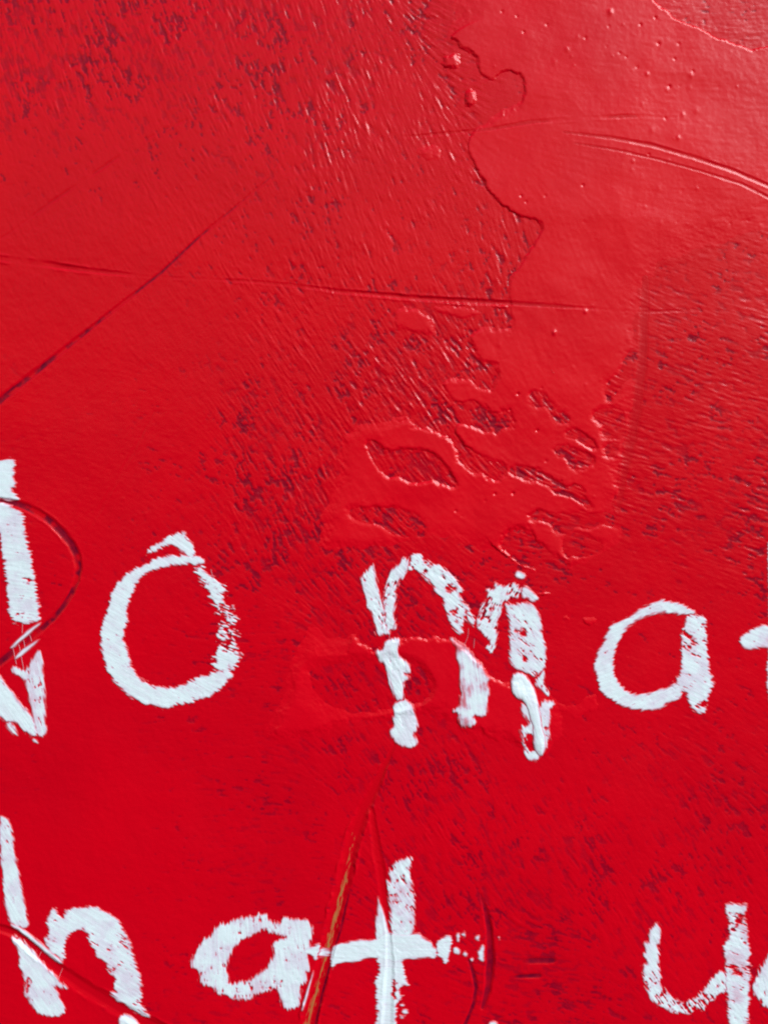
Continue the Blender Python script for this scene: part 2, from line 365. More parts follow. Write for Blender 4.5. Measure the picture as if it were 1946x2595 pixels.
film_m = ZW('H', 7, (330, 840, 60), (480, 985, 40), (590, 950, 12), (630, 1010), (660, 1040), (715, 1070), (760, 1020), (800, 990), (860, 978), (900, 990), (960, 969),
            (1010, 988), (1070, 967), (1110, 985), (1160, 985), (1200, 1010), (1250, 1040), (1300, 1090), (1350, 1140), (1390, 1200), (1440, 1235),
            (1500, 1256), (1560, 1240, 10), (1640, 1250, 22), (1750, 1300, 40), (1860, 1420, 40), (1880, 1560, 50), (1760, 1720, 30), (1650, 1700, 20), (1560, 1650, 20),
            (1400, 1592, 22), (1250, 1550, 22), (1150, 1510, 22), (1060, 1458, 22), (960, 1450, 14), (820, 1480, 18), (640, 1500, 18), (520, 1512, 22),
            (420, 1580, 18), (250, 1605, 14), (120, 1608, 14), (60, 1580, 18), (40, 1510, 24), (130, 1330, 26), (200, 1150, 28), (220, 1000, 40))
HOLES_M = [ZW('H', 9, (330, 1180, 22), (500, 1150, 16), (700, 1125, 14), (850, 1110, 12), (950, 1150, 12), (1020, 1200, 9), (1052, 1270), (1040, 1330), (980, 1380, 7), (820, 1400, 14), (640, 1427, 26),
              (520, 1412, 34), (440, 1370, 36), (380, 1320, 36), (335, 1250, 36))]

def circle(cx, cy, rx, ry, wd, n=14, seed=0):
    r = np.random.default_rng(seed)
    return [(cx + rx * math.cos(2 * math.pi * k / n) * (1 + r.uniform(-.12, .12)), cy + ry * math.sin(2 * math.pi * k / n) * (1 + r.uniform(-.12, .12)), wd) for k in range(n)]

FILMS = [
    dict(label='largest raised sheet of smooth red paint with torn wavy edges, upper right to centre', poly=big, holes=HOLES, T=2.1, rim=.05),
    dict(label='raised red paint sheet with a rippled upper edge under the feet of the letter m', poly=film_m, holes=HOLES_M, T=3.0, rim=.2),
    dict(label='round red paint drop beside the notched edge of the big paint sheet', poly=circle(1141, 157, 27, 27, 10, seed=1), T=4.0, rim=.3),
    dict(label='narrow oval red paint drop just below the round drop', poly=circle(1190, 249, 16, 29, 9, seed=2), T=4.4, rim=.2),
    dict(label='faint flat red paint blister on the brushed area left of the big sheet', poly=circle(1088, 388, 36, 28, 12, seed=3), T=1.6, rim=.5),
    dict(label='small red paint ridge to the right of the top of the letter m', poly=ZW('M', 6, (1370, 372), (1430, 348), (1480, 350), (1524, 368), (1500, 395), (1440, 405), (1390, 400)), T=3.4, rim=.6),
    dict(label='small square red paint patch between the letters m and a', poly=ZW('I', 7, (405, 850), (450, 845), (480, 855), (510, 838), (512, 890), (410, 895)), T=1.6, rim=.9),
    dict(label='small squarish red patch right beside the other one between m and a', poly=ZW('I', 7, (530, 860), (600, 855), (640, 880), (590, 925), (540, 915)), T=1.2, rim=.4),
    dict(label='thin lobed red paint film right of the foot of the letter m', poly=ZW('I', 8, (380, 1380), (450, 1365), (520, 1390), (560, 1300), (640, 1320), (640, 1450), (560, 1470), (470, 1480), (400, 1440)), T=.6, rim=.1),
    dict(label='upright teardrop of red paint above the big sheet, near the long horizontal scratch', poly=ZW('E', 7, (850, 410), (1000, 430), (1050, 470), (1090, 560), (1010, 600), (940, 585), (870, 570), (810, 530), (820, 460)), T=1.2, rim=.1),
    dict(label='flat lobe of red paint hanging below the long horizontal scratch', poly=ZW('E', 9, (1040, 400), (1340, 420), (1400, 470), (1320, 500), (1180, 495), (1090, 480), (1050, 440)), T=1.0, rim=.1),
    dict(label='short bright ridge on the long horizontal scratch touching the big sheet edge', poly=ZW('E', 5, (1352, 398), (1430, 402), (1510, 404), (1520, 432), (1440, 432), (1362, 424)), T=2.2, rim=.2),
]

def film_profile(x, y, f):
    ripple = (fbm(x, y, 30, 31, 4, .7) - .5) * 18.0
    p = smooth_poly(f['poly'], 1)
    s, ex = sdf(x, y, p)
    wd = np.maximum(ex[0], 2) * (1.1 + 1.5 * fbm(x, y, 90, 33, 2))
    s = s + ripple * np.where(wd < 12, 1, 1.8)
    prof = sstep(0, 1, s / wd * .9 + .1)
    rimv = np.exp(-((s - wd * 1.3) / (wd * .9)) ** 2) * np.clip(8 / wd, 0, 1)
    for h in f.get('holes', ()):
        hp = smooth_poly(h, 1)
        hb = np.array(h)
        if hb[:, 0].max() < x.min() or hb[:, 0].min() > x.max():
            continue
        s2_, ex2 = sdf(x, y, hp)
        w2 = np.maximum(ex2[0], 2) * (1.1 + 1.5 * fbm(x, y, 90, 33, 2))
        s2_ = -s2_ + ripple * .9
        prof = np.minimum(prof, sstep(0, 1, s2_ / w2 * .9 + .1))
        rimv = np.maximum(rimv, np.exp(-((s2_ - w2 * 1.3) / (w2 * .9)) ** 2) * np.clip(8 / w2, 0, 1))
    return prof, rimv * sstep(.5, 1, prof)

low_all = (fbm(X, Y, 330, 21, 2) - .5) * 5.0
TOP = H.copy()
streak_film = gblur(longs, 1)
# drips and pinholes in the big film
BUMPS = Z('C', (930, 447), (800, 503), (1195, 458), (1050, 543), (450, 300), (375, 377), (680, 245), (325, 297), (1185, 522), (960, 785), (900, 628), (1228, 668), (1145, 690),
          (845, 970), (840, 1025), (1000, 1130), (865, 1240), (918, 1248), (1008, 1340), (1060, 965), (1115, 830), (515, 225), (710, 75)) + \
        Z('F', (372, 575), (820, 615), (880, 625), (485, 785), (560, 450), (625, 447)) + Z('E', (1458, 650), (1268, 925), (740, 1195)) + Z('H', (725, 168), (640, 165))
PORES = Z('C', (60, 72), (150, 100), (190, 195), (330, 150), (560, 230), (765, 320), (805, 345), (980, 108), (890, 150), (1000, 265), (1065, 520), (1205, 430), (1040, 712), (940, 930),
          (175, 1178), (320, 1178), (205, 1215), (870, 405), (1095, 355), (545, 1115), (700, 160), (1120, 265)) + \
        Z('P', (1030, 92), (865, 135), (805, 245), (1000, 388), (830, 830), (632, 882), (428, 955), (705, 835), (1165, 745), (1060, 605), (470, 990)) + Z('F', (155, 945), (270, 1165), (125, 1545), (15, 1545))
bump = np.zeros_like(H)
r_ = np.random.default_rng(3)
for (bx, by) in BUMPS:
    rr = r_.uniform(4.0, 6.0); hh = r_.uniform(.1, .6) + 2.2 * r_.random() ** 4
    ix = int((bx - gx[0]) / STEP); iy = int((by - gy[0]) / STEP); k = 8
    if iy < k or iy > NY - k - 1 or ix < k or ix > NX - k - 1: continue
    sl = np.s_[iy - k:iy + k + 1, ix - k:ix + k + 1]
    dd = (X[sl] - bx) ** 2 + ((Y[sl] - by) / 1.25) ** 2
    bump[sl] += hh * np.exp(-dd / rr ** 2)
for (bx, by) in PORES:
    rr = r_.uniform(2.6, 3.6); hh = r_.uniform(.8, 2.4)
    ix = int((bx - gx[0]) / STEP); iy = int((by - gy[0]) / STEP); k = 6
    if iy < k or iy > NY - k - 1 or ix < k or ix > NX - k - 1: continue
    sl = np.s_[iy - k:iy + k + 1, ix - k:ix + k + 1]
    bump[sl] -= hh * np.exp(-((X[sl] - bx) ** 2 + (Y[sl] - by) ** 2) / rr ** 2)
for k in range(300):      # tiny nubs of grit under the paint
    bx, by = r_.uniform(0, 1946), r_.uniform(0, 2595)
    rr = r_.uniform(2.6, 4.0); hh = r_.uniform(.2, .7) * (1 if r_.random() < .7 else -1)
    ix = int((bx - gx[0]) / STEP); iy = int((by - gy[0]) / STEP)
    sl = np.s_[iy - 5:iy + 6, ix - 5:ix + 6]
    bump[sl] += hh * np.exp(-((X[sl] - bx) ** 2 + (Y[sl] - by) ** 2) / rr ** 2)

for f in FILMS:
    p = np.array(f['poly'])
    ix = np.where((gx > p[:, 0].min() - 15) & (gx < p[:, 0].max() + 15))[0]
    iy = np.where((gy > p[:, 1].min() - 15) & (gy < p[:, 1].max() + 15))[0]
    sl = np.s_[iy[0]:iy[-1] + 1, ix[0]:ix[-1] + 1]
    prof, rimv = film_profile(X[sl], Y[sl], f)
    soft = gblur(H[sl], 6)
    scr = H[sl] - soft
    upper = low_all[sl] * .8 + f['T'] * (np.clip(2.0 * fbm(X[sl], Y[sl], 120, 37, 2) - .15 + .7 * sstep(700, 500, Y[sl]), .4, 1.5) if f is FILMS[0] else 1) + f['rim'] * rimv + soft * .2 + scr * .08 + streak_film[sl] * .04 + (fbm(X[sl], Y[sl], 60, 51, 3) - .5) * .9 + isof[sl] * .05
    # scratches cut into the film as well
    for s in SCR[4:7] + SCR[0:1] + SCR[13:14]:
        g, dep, lip = scratch_field(X[sl], Y[sl], s)
        upper = upper - dep * .5 * g + lip * .6
    base = np.maximum(TOP[sl], H[sl])
    hf = prof * upper + (1 - prof) * (base - .5) - .35 * (1 - sstep(0, .15, prof))
    f['sl'] = sl; f['prof'] = prof; f['h'] = hf
    TOP[sl] = np.maximum(TOP[sl], np.where(prof > .02, hf, -99))
H += bump * .8
TOP += bump
for f in FILMS:
    f['h'] = f['h'] + bump[f['sl']]
FILMMASK = np.zeros_like(H)
for f in FILMS:
    FILMMASK[f['sl']] = np.maximum(FILMMASK[f['sl']], f['prof'])
bare_top = bare * (1 - FILMMASK)

# ------------------------------------------------------------------ materials
def red_material(name, red=(0.63, 0.0, 0.009), rough=.24, scratch=False):
    m = bpy.data.materials.new(name); m.use_nodes = True
    n = m.node_tree.nodes; l = m.node_tree.links
    b = n['Principled BSDF']
    tc = n.new('ShaderNodeTexCoord')
    ua = n.new('ShaderNodeAttribute'); ua.attribute_name = 'bare'
    no = n.new('ShaderNodeTexNoise'); no.inputs['Scale'].default_value = 22; no.inputs['Detail'].default_value = 5
    l.new(tc.outputs['Object'], no.inputs['Vector'])
    cr = n.new('ShaderNodeMix'); cr.data_type = 'RGBA'
    cr.inputs['A'].default_value = (red[0] * .84, red[1] * .8, red[2], 1)
    cr.inputs['B'].default_value = (red[0] * 1.10, red[1] * 1.3, red[2] * 1.0, 1)
    l.new(no.outputs['Fac'], cr.inputs['Factor'])
    # undercoat: dark plum with browner places
    no2 = n.new('ShaderNodeTexNoise'); no2.inputs['Scale'].default_value = 160; no2.inputs['Detail'].default_value = 4
    l.new(tc.outputs['Object'], no2.inputs['Vector'])
    uc = n.new('ShaderNodeMix'); uc.data_type = 'RGBA'
    uc.inputs['A'].default_value = (0.13, 0.001, 0.017, 1)
    uc.inputs['B'].default_value = (0.28, 0.003, 0.018, 1)
    rmp = n.new('ShaderNodeMapRange'); rmp.inputs['From Min'].default_value = .35; rmp.inputs['From Max'].default_value = .7
    l.new(no2.outputs['Fac'], rmp.inputs['Value']); l.new(rmp.outputs['Result'], uc.inputs['Factor'])
    mx = n.new('ShaderNodeMix'); mx.data_type = 'RGBA'
    l.new(ua.outputs['Fac'], mx.inputs['Factor']); l.new(cr.outputs['Result'], mx.inputs['A']); l.new(uc.outputs['Result'], mx.inputs['B'])
    l.new(mx.outputs['Result'], b.inputs['Base Color'])
    no3 = n.new('ShaderNodeTexNoise'); no3.inputs['Scale'].default_value = 55; no3.inputs['Detail'].default_value = 6
    l.new(tc.outputs['Object'], no3.inputs['Vector'])
    rr = n.new('ShaderNodeMapRange'); rr.inputs['To Min'].default_value = rough - .05; rr.inputs['To Max'].default_value = rough + .07
    l.new(no3.outputs['Fac'], rr.inputs['Value']); l.new(rr.outputs['Result'], b.inputs['Roughness'])
    b.inputs['Specular IOR Level'].default_value = .37
    bn = n.new('ShaderNodeTexNoise'); bn.inputs['Scale'].default_value = 1500; bn.inputs['Detail'].default_value = 3
    l.new(tc.outputs['Object'], bn.inputs['Vector'])
    bp = n.new('ShaderNodeBump'); bp.inputs['Strength'].default_value = .25; bp.inputs['Distance'].default_value = .00005
    l.new(bn.outputs['Fac'], bp.inputs['Height']); l.new(bp.outputs['Normal'], b.inputs['Normal'])
    return m

def white_material():
    m = bpy.data.materials.new('white_letter_paint'); m.use_nodes = True
    n = m.node_tree.nodes; l = m.node_tree.links
    b = n['Principled BSDF']
    ca = n.new('ShaderNodeAttribute'); ca.attribute_name = 'cover'
    r = n.new('ShaderNodeValToRGB')
    e = r.color_ramp.elements
    e[0].position = 0.0; e[0].color = (0.58, 0.005, 0.015, 1)
    e[1].position = 1.0; e[1].color = (0.73, 0.87, 0.91, 1)
    k = e.new(.18); k.color = (0.60, 0.07, 0.10, 1)
    k = e.new(.42); k.color = (0.64, 0.40, 0.50, 1)
    k = e.new(.65); k.color = (0.69, 0.66, 0.78, 1)
    l.new(ca.outputs['Fac'], r.inputs['Fac']); l.new(r.outputs['Color'], b.inputs['Base Color'])
    b.inputs['Roughness'].default_value = .45
    return m

def plain(name, c, rough=.5):
    m = bpy.data.materials.new(name); m.use_nodes = True
    b = m.node_tree.nodes['Principled BSDF']
    no = m.node_tree.nodes.new('ShaderNodeTexNoise'); no.inputs['Scale'].default_value = 400
    tc = m.node_tree.nodes.new('ShaderNodeTexCoord'); m.node_tree.links.new(tc.outputs['Object'], no.inputs['Vector'])
    mx = m.node_tree.nodes.new('ShaderNodeMix'); mx.data_type = 'RGBA'
    mx.inputs['A'].default_value = tuple(v * .6 for v in c) + (1,); mx.inputs['B'].default_value = tuple(c) + (1,)
    ca = m.node_tree.nodes.new('ShaderNodeAttribute'); ca.attribute_name = 'cover'
    mr = m.node_tree.nodes.new('ShaderNodeMix'); mr.data_type = 'RGBA'; mr.inputs['A'].default_value = (0.55, 0.004, 0.008, 1)
    m.node_tree.links.new(no.outputs['Fac'], mx.inputs['Factor']); m.node_tree.links.new(mx.outputs['Result'], mr.inputs['B'])
    m.node_tree.links.new(ca.outputs['Fac'], mr.inputs['Factor']); m.node_tree.links.new(mr.outputs['Result'], b.inputs['Base Color'])
    b.inputs['Roughness'].default_value = rough
    return m

M_WALL = red_material('brushed_red_paint')
M_FILM = red_material('thick_red_paint', (0.69, 0.0, 0.010), .27)
M_SCR = red_material('scratched_red_paint', (0.60, 0.0, 0.008), .26)
M_WHITE = white_material()
M_OCHRE = plain('bare_ochre_wood', (0.50, 0.20, 0.05), .6)

# ------------------------------------------------------------------ mesh from a height sheet
COL = SC.collection
def sheet(name, x, y, h, keep, mat, attrs=None, parent=None):
    """quads of the grid whose keep flag is set; x, y in picture pixels, h height off the wall in pixels"""
    ny, nx = x.shape
    idx = np.arange(ny * nx).reshape(ny, nx)
    if keep is None:
        a = idx[:-1, :-1]; b = idx[:-1, 1:]; c = idx[1:, 1:]; d = idx[1:, :-1]
        f = np.stack([a, d, c, b], -1).reshape(-1, 4)
        used = None
    else:
        k = keep[:-1, :-1] | keep[:-1, 1:] | keep[1:, 1:] | keep[1:, :-1]
        a = idx[:-1, :-1][k]; b = idx[:-1, 1:][k]; c = idx[1:, 1:][k]; d = idx[1:, :-1][k]
        f = np.stack([a, d, c, b], -1)
        if len(f) == 0:
            return None
        used = np.unique(f)
        re = np.full(ny * nx, -1, np.int64); re[used] = np.arange(len(used))
        f = re[f]
    fl = lambda v: v.ravel() if used is None else v.ravel()[used]
    co = np.empty((len(fl(x)), 3), np.float32)
    up = (CY - fl(y)) * S; out = fl(h) * S
    co[:, 0] = (fl(x) - CX) * S; co[:, 1] = -out * CL - up * SL; co[:, 2] = up * CL - out * SL + CZ
    me = bpy.data.meshes.new(name)
    me.vertices.add(len(co)); me.vertices.foreach_set('co', co.ravel())
    me.loops.add(f.size); me.loops.foreach_set('vertex_index', f.ravel().astype(np.int32))
    me.polygons.add(len(f)); me.polygons.foreach_set('loop_start', np.arange(0, f.size, 4, dtype=np.int32))
    me.polygons.foreach_set('use_smooth', np.ones(len(f), bool))
    me.update(calc_edges=True)
    for an, av in (attrs or {}).items():
        at = me.attributes.new(an, 'FLOAT', 'POINT')
        at.data.foreach_set('value', np.ascontiguousarray(fl(av), np.float32))
    me.materials.append(mat)
    o = bpy.data.objects.new(name, me)
    COL.objects.link(o)
    if parent is not None:
        o.parent = parent
        o.matrix_parent_inverse = parent.matrix_world.inverted()
    return o

# the wall itself: the outermost row of the grid is drawn out so that the wall goes on beyond the picture
Xw = X.copy(); Yw = Y.copy()
Xw[:, 0] -= 2500; Xw[:, -1] += 2500; Yw[0, :] -= 2500; Yw[-1, :] += 2500
wall = sheet('wall', Xw, Yw, H, None, M_WALL, {'bare': bare})
wall['kind'] = 'structure'
wall['label'] = 'red painted wall with brush ridges, pits and dark undercoat showing through'

# raised films
for i, f in enumerate(FILMS):
    sl = f['sl']
    small = i >= 2
    o = sheet('paint_drop' if i in (2, 3) else 'paint_film', X[sl], Y[sl], f['h'], f['prof'] > .03, M_FILM, {'bare': np.zeros_like(f['prof'])})
    o['label'] = f['label']; o['category'] = 'paint drop' if i in (2, 3) else 'paint film'
    if i not in (2, 3): o['group'] = 'raised films of red paint on the wall'

# scratches: floor of each groove is a part of the wall
for s in SCR:
    x0, x1, y0, y1 = s['box']
    xs = np.arange(x0, x1, 1.7); ys = np.arange(y0, y1, 1.7)
    sX, sY = np.meshgrid(xs, ys)
    p = np.array(s['pts'])
    g, dep, lip = scratch_field(sX, sY, s)
    film_here = sample(FILMMASK, sX, sY)
    t = (sstep(.08, .85, g) - .40) * .40
    u = np.full(sX.shape, s['under'], np.float32)
    if s.get('breakup'):
        u = u * sstep(.35, .62, fbm(sX, sY, 28, 61, 3)) * 1.25
    u = np.clip(u * (.55 + .9 * fbm(sX, sY, 12, 63, 3)) * sstep(.3, 1.0, g), 0, 1)
    u = u * np.clip(dep / 1.6, 0, 1)
    keep = t > -.14
    o = sheet('scratch', sX, sY, sample(TOP, sX, sY) + t, keep, M_SCR, {'bare': u}, wall)
    if o is not None:
        o['label'] = s['name']

# bare ochre wood along the long gouge
ochre = Z('K', (585, 520, 2), (570, 620, 5), (545, 740, 5), (515, 860, 8), (490, 960, 9), (460, 1080, 8), (430, 1190, 8), (405, 1290, 5), (385, 1370, 7), (345, 1500, 9), (310, 1640, 8), (270, 1800, 8))
p = np.array(ochre)
sX, sY = np.meshgrid(np.arange(p[:, 0].min() - 15, p[:, 0].max() + 15, 1.3), np.arange(p[:, 1].min() - 15, min(p[:, 1].max(), 2740), 1.3))
d, ex = dist_line(sX, sY, ochre)
th = math.atan2(1100, -250)
al = sX * math.cos(th) + sY * math.sin(th); ac = -sX * math.sin(th) + sY * math.cos(th)
e = ex[0] * .8 - d + (vnoise(al / 22, ac / 3.0, 3) - .55) * 10 + (vnoise(al / 9, ac / 2.4, 4) - .5) * 7
o = sheet('bare_wood_streak', sX, sY, sample(TOP, sX, sY) + np.clip(e, -1, .8) * .6, e > 0, M_OCHRE, {'cover': sstep(0, 5, e) * (.45 + .7 * vnoise(al / 18, ac / 2.6, 9))}, wall)
o['label'] = 'streaky strip of bare ochre wood along the floor of the long gouge'

# ------------------------------------------------------------------ white letters
WALLPIT = pit * (1 - FILMMASK)
_seed = [100]
def stroke(parent, name, poly, ang=0, amp_=4.0, hole=.25, thick=1.6, pink=.25, blob=0, holes=(), edge=9.0):
    _seed[0] += 7; sd = _seed[0]
    pink = min(.8, pink * .75); amp_ = amp_ * 1.2 if amp_ > 2 else amp_
    pts = smooth_poly(poly, 1)
    x0, y0 = pts.min(0) - 14; x1, y1 = pts.max(0) + 14
    x0 = max(x0, gx[0]); y0 = max(y0, gy[0]); x1 = min(x1, gx[-1]); y1 = min(y1, gy[-1])
    sX, sY = np.meshgrid(np.arange(x0, x1, 1.3), np.arange(y0, y1, 1.3))
    s, _ = sdf(sX, sY, pts)
    a = math.radians(ang)
    u = sX * math.cos(a) + sY * math.sin(a); v = -sX * math.sin(a) + sY * math.cos(a)
    teeth = (vnoise(u / 17, v / 3.8, sd) - .5) * 2 * amp_ + (vnoise(u / 9, v / 2.2, sd + 1) - .5) * amp_ * .9
    teeth += (fbm(sX, sY, 9, sd + 2, 2) - .5) * amp_ * .7
    e = s + teeth + 2.2
    # dry places: paint misses the hollows of the wall and breaks up along the bristles
    dry = vnoise(u / 16, v / 3.0, sd + 3) * .5 + fbm(sX, sY, 10, sd + 4, 3, .65) * .5
    dryz = sstep(.30, .72, fbm(sX, sY, 60, sd + 5, 2))
    hw = sample(WALLPIT, sX, sY) * (.3 + 1.2 * hole)
    e = np.minimum(e, 40 * ((1.02 - hole * .75 * (0.35 + 0.9 * dryz)) - dry - hw * .42))
    for h in holes:
        hs, _ = sdf(sX, sY, smooth_poly(h, 1))
        e = np.minimum(e, -hs + teeth * 1.3 + (fbm(sX, sY, 9, sd + 13, 3) - .4) * 15)
    relief = (vnoise(u / 60, v / 3.0, sd + 6) - .5) * .7 + (vnoise(u / 25, v / 6.0, sd + 7) - .5) * .6
    t = thick * np.tanh(e / 3.2) + relief * sstep(0, 8, e) * (.12 + .10 * thick)
    if blob:
        t = t + blob * sstep(0, 14, e)
    t = np.where(e < 0, np.minimum(t, 0), np.maximum(t, .25 * np.clip(e, 0, 1)))
    cov = sstep(-.5, edge, e)
    cov = cov * (1 - pink * sstep(.35, .8, vnoise(u / 40, v / 3.4, sd + 8) * .22 + fbm(sX, sY, 34, sd + 9, 4) * .85))
    cov = np.clip(cov * (.9 + .18 * vnoise(u / 30, v / 2.4, sd + 11)), 0, 1)
    return sheet(name, sX, sY, sample(TOP, sX, sY) + t, e > -.2, M_WHITE, {'cover': cov}, parent)

def letter(label, cx, cy):
    o = bpy.data.objects.new('painted_letter', None)
    o.empty_display_size = .01
    o.location = ((cx - CX) * S, -(CY - cy) * S * SL, (CY - cy) * S * CL + CZ)
    COL.objects.link(o)
    bpy.context.view_layer.update()
    o['label'] = label; o['category'] = 'letter'; o['group'] = 'white letters painted by hand on the red wall'
    return o

def ell(tile, cx, cy, rx, ry, n=10):
    return Z(tile, *[(cx + rx * math.cos(2 * math.pi * k / n), cy + ry * math.sin(2 * math.pi * k / n)) for k in range(n)])

L = letter('white capital letter cut off by the left edge and crossed twice by a curved gouge', 60, 1680)
stroke(L, 'stem', Z('N', (-60, 100), (0, 85), (60, 68), (112, 65), (114, 130), (98, 150), (118, 172), (102, 200), (122, 268), (98, 300), (132, 340), (154, 382), (90, 376), (0, 362), (-60, 360)), 8, 3.5, .12, 1.8, .25)
stroke(L, 'stem', Z('N', (-40, 385), (0, 393), (60, 420), (130, 440), (180, 487), (188, 550), (195, 640), (222, 730), (240, 830), (257, 905), (268, 965), (272, 1040), (287, 1110), (298, 1180), (305, 1270), (270, 1300),
            (180, 1297), (100, 1290), (75, 1230), (62, 1150), (55, 1050), (45, 950), (38, 850), (20, 780), (12, 700), (-8, 600), (-25, 500)), 6, 4.5, .30, 1.8, .35,
       holes=[Z('N', (185, 955), (260, 962), (260, 972), (190, 975))])
stroke(L, 'paint_lip', Z('N', (72, 1482), (130, 1420), (220, 1340), (306, 1283), (300, 1312), (215, 1382), (150, 1442), (100, 1484)), -38, 1.2, 0, 2.4, .05)
stroke(L, 'paint_lip', Z('N', (104, 1574), (130, 1530), (200, 1470), (312, 1402), (272, 1450), (180, 1532)), -38, 1.2, 0, 2.4, .05)
stroke(L, 'stem', Z('N', (300, 1485), (322, 1560), (330, 1650), (338, 1750), (340, 1850), (345, 1950), (340, 2040), (352, 2080), (335, 2150), (290, 2135), (250, 2080), (250, 1960), (215, 1850), (200, 1750), (165, 1690),
            (110, 1680), (88, 1625), (130, 1608), (190, 1660), (215, 1610), (255, 1540)), 75, 2.5, .2, 1.6, .55)
stroke(L, 'diagonal', Z('N', (-60, 1600), (0, 1690), (60, 1770), (120, 1840), (180, 1930), (245, 1975), (270, 2050), (290, 2130), (255, 2150), (200, 2115), (140, 2060), (90, 2020), (40, 2030), (0, 1990), (-60, 1980)), 55, 3, .1, 2.0, .15)
stroke(L, 'paint_fleck', Z('N', (40, 2050), (80, 2022), (110, 2070), (142, 2130), (105, 2132), (60, 2090)), 50, 3, .2, 1.3, .3)
stroke(L, 'paint_fleck', Z('N', (245, 2160), (280, 2158), (302, 2200), (262, 2192)), 50, 2.5, .1, 1.2, .3)

L = letter('white round letter o with a ragged right side, left of the letter m', 440, 1800)
stroke(L, 'top_hook', Z('G', (868, 487), (905, 440), (960, 420), (1010, 375), (1060, 360), (1107, 350), (1130, 395), (1170, 435), (1165, 475), (1190, 510), (1140, 520), (1085, 458), (1020, 425), (960, 450), (915, 480)), 38, 4, .30, 1.5, .3)
stroke(L, 'bowl', Z('G', (1234, 515), (1190, 493), (1100, 495), (1010, 493), (930, 513), (860, 553), (790, 578), (730, 628), (690, 690), (655, 760), (640, 840), (620, 900), (606, 970), (608, 1050), (625, 1120), (645, 1180),
            (680, 1240), (730, 1297), (790, 1342), (860, 1387), (920, 1392), (1000, 1414), (1060, 1387), (1140, 1377), (1220, 1362), (1290, 1322), (1345, 1282), (1402, 1215), (1380, 1180), (1290, 1190),
            (1240, 1215), (1190, 1218), (1120, 1262), (1050, 1283), (950, 1288), (880, 1258), (830, 1213), (782, 1150), (775, 1080), (750, 1030), (737, 1000), (752, 950), (767, 890), (762, 800),
            (792, 730), (822, 660), (852, 612), (900, 592), (960, 572), (1030, 552), (1100, 542), (1170, 547), (1217, 552)), 30, 3.6, .14, 1.9, .25)
stroke(L, 'bowl', Z('G', (1168, 560), (1215, 550), (1240, 600), (1295, 640), (1330, 660), (1355, 690), (1335, 720), (1348, 760), (1375, 790), (1408, 810), (1403, 850), (1433, 885), (1400, 915), (1395, 950), (1433, 970), (1395, 990),
            (1433, 1030), (1405, 1060), (1458, 1095), (1442, 1140), (1392, 1172), (1340, 1205), (1265, 1160), (1298, 1110), (1308, 1050), (1306, 980), (1316, 900), (1298, 830), (1288, 790), (1262, 740), (1243, 690), (1212, 650), (1178, 600)), 22, 8, .50, 1.6, .15)

L = letter('broad white letter m whose feet run over a raised sheet of red paint', 1120, 1900)
stroke(L, 'stem', Z('M', (125, 148), (145, 185), (165, 270), (177, 340), (197, 400), (217, 480), (227, 560), (242, 620), (270, 682), (235, 692), (200, 692), (170, 702), (148, 640), (138, 590), (108, 500), (83, 440), (63, 360), (53, 310), (43, 270), (53, 230), (93, 195)), 70, 3.2, .24, 1.7, .25)
stroke(L, 'arch', Z('M', (225, 500), (213, 430), (223, 350), (243, 295), (253, 250), (268, 200), (308, 168), (343, 130), (358, 93), (397, 96), (410, 130), (402, 180), (387, 210), (372, 267), (335, 262), (327, 310), (317, 380), (307, 430), (307, 480), (292, 540), (307, 570), (312, 632), (280, 658), (240, 652), (225, 590)), 110, 3.4, .28, 1.7, .25)
stroke(L, 'arch', Z('M', (423, 100), (433, 73), (490, 63), (515, 73), (502, 125), (560, 128), (600, 153), (660, 163), (712, 208), (762, 248), (792, 300), (818, 360), (794, 375), (818, 410), (833, 460), (872, 483), (897, 530), (912, 580), (912, 622), (870, 612), (845, 570), (822, 560),
            (817, 630), (822, 672), (790, 682), (748, 640), (723, 600), (713, 550), (688, 500), (683, 450), (663, 400), (618, 370), (598, 310), (548, 270), (498, 225), (450, 190), (425, 202), (388, 202), (423, 150)), 40, 3.6, .28, 1.9, .25,
       holes=[ell('M', 735, 330, 42, 22), ell('M', 745, 510, 35, 14), ell('M', 848, 530, 14, 28)])
stroke(L, 'arch', Z('M', (1010, 380), (998, 330), (1060, 350), (1065, 278), (1100, 330), (1180, 300), (1252, 298), (1264, 350), (1252, 422), (1215, 400), (1150, 430), (1117, 450), (1117, 520), (1082, 570), (1087, 650), (1082, 740), (1062, 834), (1020, 822), (988, 780), (1040, 760), (1010, 710), (970, 690), (950, 640), (918, 640), (928, 560), (963, 510), (953, 470), (1000, 430)), 120, 3.4, .30, 1.7, .2)
stroke(L, 'stem', Z('M', (1148, 438), (1180, 468), (1240, 458), (1290, 438), (1350, 458), (1392, 500), (1412, 560), (1427, 630), (1422, 680), (1442, 740), (1452, 820), (1457, 900), (1442, 950), (1400, 987), (1360, 1017), (1310, 987), (1250, 952), (1200, 932), (1178, 890), (1173, 800), (1173, 720), (1183, 650), (1168, 580), (1153, 500)), 45, 3.0, .24, 1.7, .4,
       holes=[Z('M', (1225, 655), (1280, 655), (1310, 680), (1280, 690), (1250, 670)), Z('M', (1280, 850), (1330, 880), (1300, 890))])
stroke(L, 'paint_fleck', Z('M', (1263, 335), (1295, 313), (1340, 348), (1402, 405), (1385, 427), (1340, 437), (1312, 400), (1280, 422)), 30, 2, .1, 2.0, .3)
stroke(L, 'paint_fleck', Z('M', (1213, 225), (1240, 198), (1312, 230), (1282, 272), (1225, 257)), 30, 1.5, .05, 2.0, .3)
